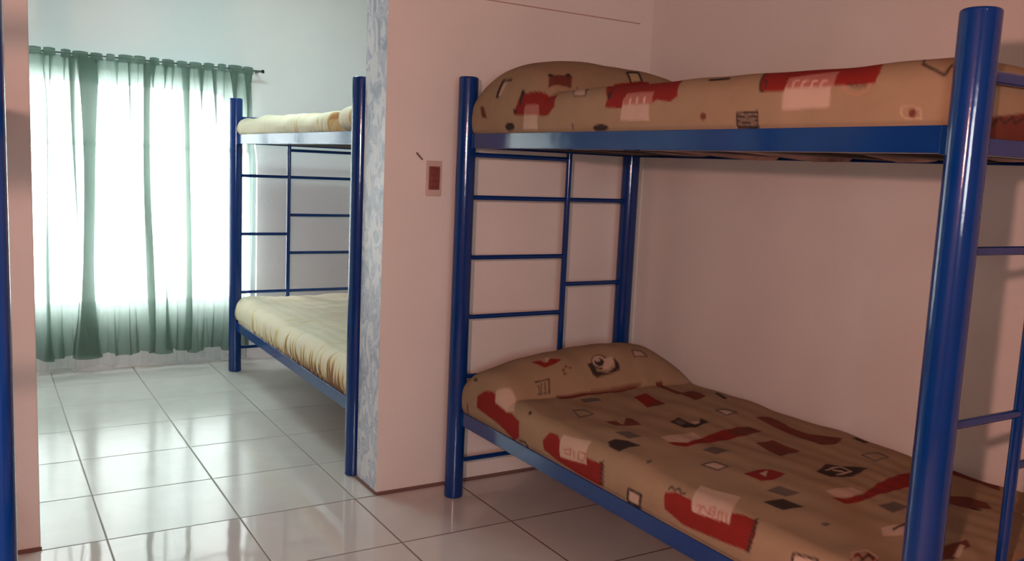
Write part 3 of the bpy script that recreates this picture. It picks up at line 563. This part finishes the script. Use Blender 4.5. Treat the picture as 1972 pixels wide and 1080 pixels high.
# ------------------------------------------------------------------ the setting
XR, XL, YB, YF, ZC, TH = 1.287, -2.48, 2.62, -4.6, 2.72, .212
def structure(name, bm, m, ms=None): return tag(obj(name, bm, m, ms=ms), kind='structure')
bm = bmesh.new()
box(bm, (XL-.1, YF-.1, -.12), (XR+.1, -.006, 0))
k = len(bm.faces)
box(bm, (XL-.1, -.006, -.12), (XR+.1, YB+.12, 0))
bm.faces.ensure_lookup_table()
for f in bm.faces[k:]: f.material_index = 1
structure('floor', bm, None, ms=[M['tile_front'], M['tile_far']])
bm = mbox((XL-.1, YF-.1, ZC), (XR+.1, TH/2, ZC+.1)); k = len(bm.faces)
box(bm, (XL-.1, TH/2, ZC), (XR+.1, YB+.1, ZC+.1)); bm.faces.ensure_lookup_table()
for f in bm.faces[k:]: f.material_index = 1
structure('ceiling', bm, None, ms=[M['ceiling'], M['wall_far']])
bm = mbox((XR, YF-.1, 0), (XR+.1, TH/2, ZC)); k = len(bm.faces)
box(bm, (XR, TH/2, 0), (XR+.1, YB+.1, ZC)); bm.faces.ensure_lookup_table()
for f in bm.faces[k:]: f.material_index = 1
structure('wall_right', bm, None, ms=[M['wall'], M['wall_far']])
bm = bmesh.new()                                            # wall behind the photographer, with a small window
FX0, FX1, FZ0, FZ1 = -2.30, -1.20, 1.17, 1.77
for a, b in (((XL-.1, 0), (FX0, ZC)), ((FX1, 0), (XR, ZC)), ((FX0, 0), (FX1, FZ0)), ((FX0, FZ1), (FX1, ZC))): box(bm, (a[0], YF-.1, a[1]), (b[0], YF, b[1]))
structure('wall_front', bm, M['clay'])
bm = mbox((XL-.1, YF, 0), (XL, 0, ZC)); k = len(bm.faces)
box(bm, (XL-.1, 0, 0), (XL, YB, ZC)); bm.faces.ensure_lookup_table()
for f in bm.faces[k:]: f.material_index = 1
structure('wall_left', bm, None, ms=[M['clay'], M['wall_far']])
# partition: pink side to the front room, sponged blue paint on its end
bm = mbox((0, 0, 0), (XR, TH, ZC))
for f in bm.faces:
    c = f.calc_center_median()
    f.material_index = 1 if c.x < .001 else (2 if c.y > TH-.001 else 0)
structure('wall_partition', bm, None, ms=[M['wall'], M['marble'], M['wall_far']])
def two_sided(bm):
    for f in bm.faces: f.material_index = 1 if f.calc_center_median().y > TH-.001 else 0
    return bm
structure('wall_pier', two_sided(mbox((-1.272, 0, 0), (-1.203, TH, 2.27), .004)), None, ms=[M['wall'], M['wall_far']])
structure('wall_lintel', two_sided(mbox((XL, 0, 2.27), (0, TH, ZC))), None, ms=[M['wall'], M['wall_far']])
# far wall with its arched window opening
WX0, WX1, WZ0, WZ1 = -2.05, .222, .38, 1.74
def arch(x0, x1, z0, z1, n=14, rx=.26, rz=.50):
    pts = [(x0, z0), (x1, z0)]
    for i in range(n+1):
        t = i/n*PI/2; pts.append((x1-rx+rx*math.cos(t), z1-rz+rz*math.sin(t)))
    for i in range(n+1):
        t = PI/2+i/n*PI/2; pts.append((x0+rx+rx*math.cos(t), z1-rz+rz*math.sin(t)))
    return pts
def wall_hole(inner, x0, x1, z0, z1, ya, yb):
    bm = bmesh.new(); cx, cz = (inner[0][0]+inner[1][0])/2, 1.1
    def out(px, pz):
        dx, dz = px-cx, pz-cz; t = min(((x1-cx)/dx if dx > 0 else (x0-cx)/dx) if dx else 1e9, ((z1-cz)/dz if dz > 0 else (z0-cz)/dz) if dz else 1e9)
        return cx+dx*t, cz+dz*t
    ring = []
    pts = []
    n = len(inner)
    for i in range(n):                                     # subdivide long sides so that the outer ring follows the wall edge
        a, b = inner[i], inner[(i+1) % n]; m = max(1, int(math.hypot(b[0]-a[0], b[1]-a[1])/.08))
        for j in range(m): pts.append((a[0]+(b[0]-a[0])*j/m, a[1]+(b[1]-a[1])*j/m))
    outs = [out(*q) for q in pts]
    for cxx, czz in ((x0, z0), (x1, z0), (x1, z1), (x0, z1)):
        j = min(range(len(outs)), key=lambda q: math.hypot(outs[q][0]-cxx, outs[q][1]-czz)); outs[j] = (cxx, czz)
    V = [[bm.verts.new((q[0], y, q[1])) for q in r] for y in (ya, yb) for r in (pts, outs)]
    m = len(pts)
    for i in range(m):
        j = (i+1) % m
        bm.faces.new((V[0][i], V[1][i], V[1][j], V[0][j])); bm.faces.new((V[2][i], V[2][j], V[3][j], V[3][i]))
        bm.faces.new((V[0][i], V[0][j], V[2][j], V[2][i])); bm.faces.new((V[1][i], V[3][i], V[3][j], V[1][j]))
    bmesh.ops.recalc_face_normals(bm, faces=bm.faces[:])
    return bm
ap = arch(WX0, WX1, WZ0, WZ1)
structure('wall_back', wall_hole(ap, XL-.1, XR, 0, ZC, YB, YB+.12), M['wall_far'])
# window frame, mullions and glass of the far window
def window(name, rim, y0, y1, bars, gy):
    root = tag(empty(name, (rim[0][0], y0, rim[0][1])), kind='structure')
    def add(nm, bm, m):
        o = obj(nm, bm, m, root); o.matrix_parent_inverse = Matrix.Translation(-root.location); return o
    cx = sum(p[0] for p in rim)/len(rim); cz = sum(p[1] for p in rim)/len(rim)
    bm = bmesh.new(); n = len(rim); ins = []
    for (x, z) in rim:
        dx, dz = cx-x, cz-z; d = math.hypot(dx, dz); ins.append((x+dx/d*.045, z+dz/d*.045))
    V = [[bm.verts.new((q[0], y, q[1])) for q in r] for y in (y0, y1) for r in (rim, ins)]
    for i in range(n):
        j = (i+1) % n
        for q in ((V[0][i], V[1][i], V[1][j], V[0][j]), (V[2][i], V[2][j], V[3][j], V[3][i]), (V[1][i], V[3][i], V[3][j], V[1][j]), (V[0][i], V[0][j], V[2][j], V[2][i])): bm.faces.new(q)
    bmesh.ops.recalc_face_normals(bm, faces=bm.faces[:])
    add('window_frame', bm, M['frame'])
    for a, b in bars: add('glazing_bar', mbox(a, b), M['frame'])
    bm = bmesh.new(); bm.faces.new([bm.verts.new((x, gy, z)) for x, z in ins]); add('pane', bm, M['glass'])
    return root
yb = YB+.05
window('window_1', ap, YB+.03, YB+.07,
       [((WX0+.04, yb-.012, 1.355), (WX1-.04, yb+.012, 1.385))] + [((x-.012, yb-.01, WZ0+.04), (x+.012, yb+.01, 1.355)) for x in (-1.48, -.91, -.35)], YB+.05)
window('window_2', [(FX0, FZ0), (FX1, FZ0), (FX1, FZ1), (FX0, FZ1)], YF-.07, YF-.03, [((-1.76, YF-.06, FZ0+.04), (-1.74, YF-.04, FZ1-.04))], YF-.05)
# thin brown joint where the walls meet the floor, and the raised seam high on the partition
structure('baseboard_back', mbox((0, -.007, 0), (XR, 0, .010)), M['joint'])
structure('baseboard_end', mbox((-.006, 0, 0), (0, TH, .012)), M['joint'])
structure('baseboard_pier', mbox((-1.275, -.006, 0), (-1.200, 0, .010)), M['joint'])
structure('trim_1', mbox((.40, -.003, 2.004), (1.215, 0, 2.008)), M['seam'])

# ------------------------------------------------------------------ bunk beds
W, LN, H, R_ = .819, 2.0456, 1.68, .038
Z_UP, Z_LO, RH = 1.409, .311, .055
def bunk(name, loc, dense_left_far=True, label='', L=LN, Z_LO=Z_LO):
    """origin: near left post foot. Long side along Y. Dense ladder column is left at the far end, right at the near end."""
    t = empty(name, loc); tag(t, label, 'bunk bed', 'blue steel bunk beds')
    b = M['blue']
    for x in (0, W):
        for y in (0, L):
            p = obj('bed_post', mtube((x, y, 0), (x, y, H), R_, 32, .005), b, t)
            for z in (Z_UP, Z_LO): pass
    for z in (Z_UP, Z_LO):
        for x, sg in ((0, 1), (W, -1)):
            bm = bmesh.new()
            box(bm, (x-.004, R_*.8, z), (x+.004, L-R_*.8, z+RH), .0015)         # upright flange of the angle iron
            xa, xb = sorted((x, x+sg*.038)); box(bm, (xa, R_*.8, z), (xb, L-R_*.8, z+.005))
            o = obj('side_rail', bm, b, t)
            for ye in (R_, L-R_):                                                 # weld plates
                yy = sorted((ye, ye+(.016 if ye < L/2 else -.016)))
                obj('weld_plate', mbox((x-.0055, yy[0], z-.003), (x+.0055, yy[1], z+RH), .001), b, o)
        for y, sg in ((0, 1), (L, -1)):
            ya, yb_ = sorted((y, y+sg*.035))
            bm = mbox((R_*.8, y-.004, z), (W-R_*.8, y+.004, z+RH*.6), .0015); box(bm, (R_*.8, ya, z), (W-R_*.8, yb_, z+.005))
            obj('end_rail', bm, b, t)
        for i in range(7):
            y = .14+i*(L-.28)/6
            obj('bed_slat', mbox((.006, y-.045, z+.006), (W-.006, y+.045, z+.022), .002), M['base'], t)
    for y, far in ((0, False), (L, True)):
        left_dense = dense_left_far == far
        xv = .49 if left_dense else W-.49 if far else .30
        if not far and not dense_left_far: xv = .30
        r = .0095
        if far: obj('end_bar', mtube((R_*.7 if left_dense else xv, y, 1.385), (xv if left_dense else W-R_*.7, y, 1.385), r, 12), b, t)
        obj('end_bar', mtube((R_*.7, y, 1.560), (W-R_*.7, y, 1.560), .013, 14), b, t)
        obj('end_bar', mtube((R_*.7, y, .148), (W-R_*.7, y, .148), r, 12), b, t)
        obj('ladder_upright', mtube((xv, y, .455), (xv, y, 1.410), .0125, 14), b, t)
        xd = (R_*.7, xv) if left_dense else (xv, W-R_*.7); xs = (xv, W-R_*.7) if left_dense else (R_*.7, xv)
        for z in (1.218, .497): obj('rung', mtube((R_*.7, y, z), (W-R_*.7, y, z), r, 12), b, t)
        for z in (.980, .740): obj('rung', mtube((xd[0], y, z), (xd[1], y, z), r, 12), b, t)
        obj('rung', mtube((xs[0], y, .860), (xs[1], y, .860), r, 12), b, t)
    return t
XB, Y3 = .2818, -2.1854
bunk('bunk_bed', (XB, Y3, 0), True, 'blue steel bunk bed against the pink right wall, with printed brown bedspreads')
bunk('bunk_bed', (.006, .268, 0), False, 'blue steel bunk bed in the far room, half hidden behind the partition end', L=2.038, Z_LO=.262)
bunk('bunk_bed', (-1.370-W, Y3, 0), True, 'blue steel bunk bed at the left photo edge, only one post showing')

# ------------------------------------------------------------------ mattresses and bedspreads
def mattress(name, x0, x1, y0, y1, z0, z1, label, group, sag=0, ys=Y3):
    """rounded slab; with sag its underside bulges down between the bed slats"""
    bm = bmesh.new(); nx, ny = 12, 72; G = {}
    for k, z in enumerate((z0, z1)):
        for i in range(nx+1):
            for j in range(ny+1):
                x, y = x0+(x1-x0)*i/nx, y0+(y1-y0)*j/ny; zz = z
                e = min(i, nx-i)/2; f = min(j, ny-j)/4; zz += (.02 if k == 0 else -.02)*(max(0, 1-e)**2+max(0, 1-f)**2)
                if k == 0 and sag:
                    ph = math.cos(2*PI*(y-ys-.14)/.2943); q = noise.noise(Vector((x*2, y*1.7+3.1, .5)))
                    if ph < -.1: zz -= sag*min(1, -ph*1.6)*(.55+.9*q)*(1 if 0 < i < nx else 0)
                G[k, i, j] = bm.verts.new((x, y, zz))
    for i in range(nx):
        for j in range(ny):
            bm.faces.new((G[0, i, j], G[0, i, j+1], G[0, i+1, j+1], G[0, i+1, j])); bm.faces.new((G[1, i, j], G[1, i+1, j], G[1, i+1, j+1], G[1, i, j+1]))
    for j in range(ny):
        bm.faces.new((G[0, 0, j], G[1, 0, j], G[1, 0, j+1], G[0, 0, j+1])); bm.faces.new((G[0, nx, j], G[0, nx, j+1], G[1, nx, j+1], G[1, nx, j]))
    for i in range(nx):
        bm.faces.new((G[0, i, 0], G[0, i+1, 0], G[1, i+1, 0], G[1, i, 0])); bm.faces.new((G[0, i, ny], G[1, i, ny], G[1, i+1, ny], G[0, i+1, ny]))
    bmesh.ops.recalc_face_normals(bm, faces=bm.faces[:])
    return tag(obj(name, bm, M['mattress'], smooth=True), label, 'mattress', group)
zt = .024
mattress('mattress', .320, 1.062, -2.140, -.185, Z_LO+zt, .465, 'mattress under the brown spread on the lower front bunk', 'bunk mattresses')
mattress('mattress', .320, 1.062, -2.140, -.185, Z_UP+zt, 1.575, 'mattress under the brown spread on the upper front bunk', 'bunk mattresses', .026)
mattress('mattress', .035, .80, .32, 2.25, .262+zt, .44, 'mattress under the straw spread on the lower far bunk', 'bunk mattresses')
mattress('mattress', .035, .80, .68, 2.26, Z_UP+zt, 1.535, 'mattress under the straw cover on the upper far bunk', 'bunk mattresses')

BASE = (.272, .182, .110)
def printed(name, kw, polys, label):
    P, s, u = bedspread(**kw)
    o = grid_obj(name, P, M['print'])
    col = raster(polys, s, u, BASE).reshape(-1, 3)
    at = o.data.color_attributes.new('print', 'FLOAT_COLOR', 'POINT')
    at.data.foreach_set('color', np.concatenate([col, np.ones((len(col), 1))], 1).astype(np.float32).ravel())
    return tag(o, label, 'bedspread', 'bedspreads')
printed('bedspread', LOWER, LOWER_PRINT, 'brown bedspread with red and black print on the lower front bunk')
printed('bedspread', UPPER, UPPER_PRINT, 'brown bedspread with red and black print on the upper front bunk, bulging over its pillow')
P, s, u = bedspread(.014, .816, .290, 2.286, .472, .300, .05, .0125, None, .004, 3, .016, (.0135, .8165, .317), FAR_POSTS)
tag(grid_obj('bedspread', P, M['grass_low']), 'straw coloured bedspread with dry grass print on the lower far bunk', 'bedspread', 'bedspreads')
P, s, u = bedspread(.014, .812, .66, 2.286, 1.562, 1.44, .05, .0125, None, .004, 4, .01, (.0135, .8165, 1.464), FAR_POSTS)
tag(grid_obj('bedspread', P, M['grass_up']), 'plain straw coloured cover on the upper far bunk', 'bedspread', 'bedspreads')
# pillow at the head of the upper far bunk
def pillow(x0, x1, y0, y1, z0, z1, m):
    n, q = 28, 40; bm = bmesh.new(); cx, cy, cz = (x0+x1)/2, (y0+y1)/2, (z0+z1)/2; rows = []
    sp = lambda c, e: math.copysign(abs(c)**e, c)
    for i in range(n+1):
        th = -PI/2+PI*i/n; row = []
        for j in range(q):
            ph = 2*PI*j/q
            x = sp(math.cos(th), .55)*sp(math.cos(ph), .45); y = sp(math.cos(th), .55)*sp(math.sin(ph), .45); z = sp(math.sin(th), .8)
            row.append(bm.verts.new((cx+x*(x1-x0)/2, cy+y*(y1-y0)/2, cz+z*(z1-z0)/2+.004*noise.noise(Vector((x*3, y*4, z*2))))))
        rows.append(row)
    for a, b in zip(rows, rows[1:]):
        for j in range(q): bm.faces.new((a[j], a[(j+1) % q], b[(j+1) % q], b[j]))
    bmesh.ops.remove_doubles(bm, verts=bm.verts[:], dist=.0005); bmesh.ops.recalc_face_normals(bm, faces=bm.faces[:])
    return obj('pillow', bm, m, smooth=True)
tag(pillow(.016, .80, .312, .655, 1.438, 1.605, M['grass_up']), 'straw coloured pillow at the near end of the upper far bunk', 'pillow')

# ------------------------------------------------------------------ curtains
YC = 2.52
rod = empty('curtain_rod', (-.9, YC, 1.872)); tag(rod, 'thin dark curtain rod above the far window', 'curtain rod')
def under(parent, o):
    o.parent = parent; o.matrix_parent_inverse = Matrix.Translation(-parent.location); return o
under(rod, obj('rod', mtube((-2.3, YC, 1.872), (.215, YC, 1.872), .0055, 12), M['steel']))
under(rod, obj('finial', mtube((.215, YC, 1.872), (.232, YC, 1.872), .011, 12, .003), M['steel']))
for x in (-2.2, .205): under(rod, obj('rod_bracket', mbox((x-.006, YC, 1.866), (x+.006, YB, 1.878)), M['steel']))
X0, X1 = -2.20, .165
folds = []; rr = random.Random(5)
pxs = [(-1.0, .050, .8), (-.975, .03, .5), (-.86, .05, .9), (-.78, .085, 1.0), (-.56, .04, .6), (-.47, .06, 1.0), (-.235, .06, .95), (-.16, .03, .5), (-.06, .03, .4), (.04, .03, .4), (.13, .05, .6)]
for x, wd, a in pxs: folds.append((x, wd, a))
x = -2.15
r3 = random.Random(21)
for q in range(17): folds.append((-1.08+q*.075+r3.uniform(-.02, .02), r3.uniform(.02, .045), r3.uniform(.25, .55)))
while x < -1.1: folds.append((x, rr.uniform(.03, .07), rr.uniform(.4, 1))); x += rr.uniform(.08, .16)
r4 = random.Random(11)
wedges = [(-1.12+.083*i+r4.uniform(-.025, .025), r4.uniform(.03, .06)) for i in range(16)]
def curtain_sheet(x0, x1, ztop, zbot, y, nx, nz, strong, seed, hem=.012):
    r2 = random.Random(seed); xs = np.linspace(x0, x1, nx); P = np.zeros((nz, nx, 3)); ph = r2.uniform(0, 6)
    for k, q in enumerate(np.linspace(0, 1, nz)):
        z = ztop+(zbot-ztop)*q
        X = xs.copy(); Y = np.zeros(nx)+y
        Y += .010*np.sin(xs*62+ph+.4*np.sin(q*3))*(1-.35*q)+.006*np.sin(xs*23+ph*2)+.008*q*np.sin(xs*36+q*2+ph)
        for c, wd, a in folds:
            fade = 1.0
            cc = c+.02*math.sin(q*4+c*30)*q
            t = (xs-cc)/wd; win = np.exp(-(t*1.6)**2)
            amp = a*strong*(1.05-.75*math.sin(min(1, q*1.05)*PI)**.8*(1-min(1, a)**4*.85))
            X = X-amp*wd*.85*np.sin(t*4.2)*win; Y = Y+amp*.022*np.cos(t*4.2)*win
        for c, wd in wedges:                  # short gathers that run out below the heading and above the hem
            a = strong*(math.exp(-q*7)+.9*math.exp(-(1-q)*6)); t = (xs-c-.015*math.sin(q*5+c*9))/wd; win = np.exp(-(t*1.5)**2)
            X = X-a*wd*.8*np.sin(t*4.2)*win; Y = Y+a*.016*np.cos(t*4.2)*win
        Z = np.full(nx, z)
        if q > .5: Z = Z-hem*(np.sin(xs*31+ph)+.6*np.sin(xs*67+ph))*(q-.5)*2
        P[k, :, 0] = X; P[k, :, 1] = Y; P[k, :, 2] = Z
    return P
cur = empty('curtain', (-1.0, YC, 1.85)); tag(cur, 'long grey green tab top curtain drawn across the bright far window', 'curtain')
under(cur, grid_obj('curtain_panel', curtain_sheet(X0, X1, 1.862, .105, YC, 1100, 80, 1.0, 3), M['curtain']))
xt = X1-.035; k = 0
while xt > X0:
    wd = .062+.012*math.sin(k*2.3)
    n = 8; prof = []
    for i in range(n+1):
        t = PI*i/n; prof.append((-.014*math.cos(t), 1.872+.022*math.sin(t)+.003*math.sin(k)))
    prof = [(-.012, 1.848)]+prof+[(.012, 1.848)]
    P = np.zeros((len(prof), 7, 3))
    for i, (yy, zz) in enumerate(prof):
        for j in range(7):
            e = (j/6-.5)*2; P[i, j] = (xt+e*wd*(.5+.08*math.sin(k*1.7))*(1.12 if i in (0, len(prof)-1) else 1), YC+yy, zz-(.004*e*e if 0 < i < len(prof)-1 else 0))
    under(cur, grid_obj('curtain_tab', P, M['curtain'])); xt -= .079+.010*math.sin(k*3.1); k += 1
tag(grid_obj('sheer_curtain', curtain_sheet(-2.15, .15, 1.80, .028, YC+.048, 420, 40, .25, 9, .008), M['sheer']),
    'white sheer curtain hanging behind the green one, its hem near the floor', 'curtain')

# ------------------------------------------------------------------ small things on the partition
sw = empty('light_switch', (.212, 0, 1.286)); tag(sw, 'brown light switch in a pale rim on the partition left of the front bunk', 'light switch')
def at(o, parent): o.parent = parent; return o
obj('switch_plate', mbox((-.034, -.008, -.072), (.034, 0, .068), .003), M['switchframe'], sw)
obj('switch_insert', mbox((-.024, -.012, -.046), (.024, -.007, .046), .003), M['switch'], sw)
for z in (-.024, 0, .024): obj('switch_button', mbox((-.015, -.0145, z-.010), (.015, -.0115, z+.010), .002), M['switch'], sw)
hk = empty('wall_hook', (.150, 0, 1.365)); tag(hk, 'small bent dark wire hook on the partition above the light switch', 'hook')
obj('hook_wire', tube(mtube((-.016, -.004, .018), (.0, -.006, 0), .0035, 8), (0, -.006, 0), (.012, -.001, -.008), .003, 8), M['joint'], hk)
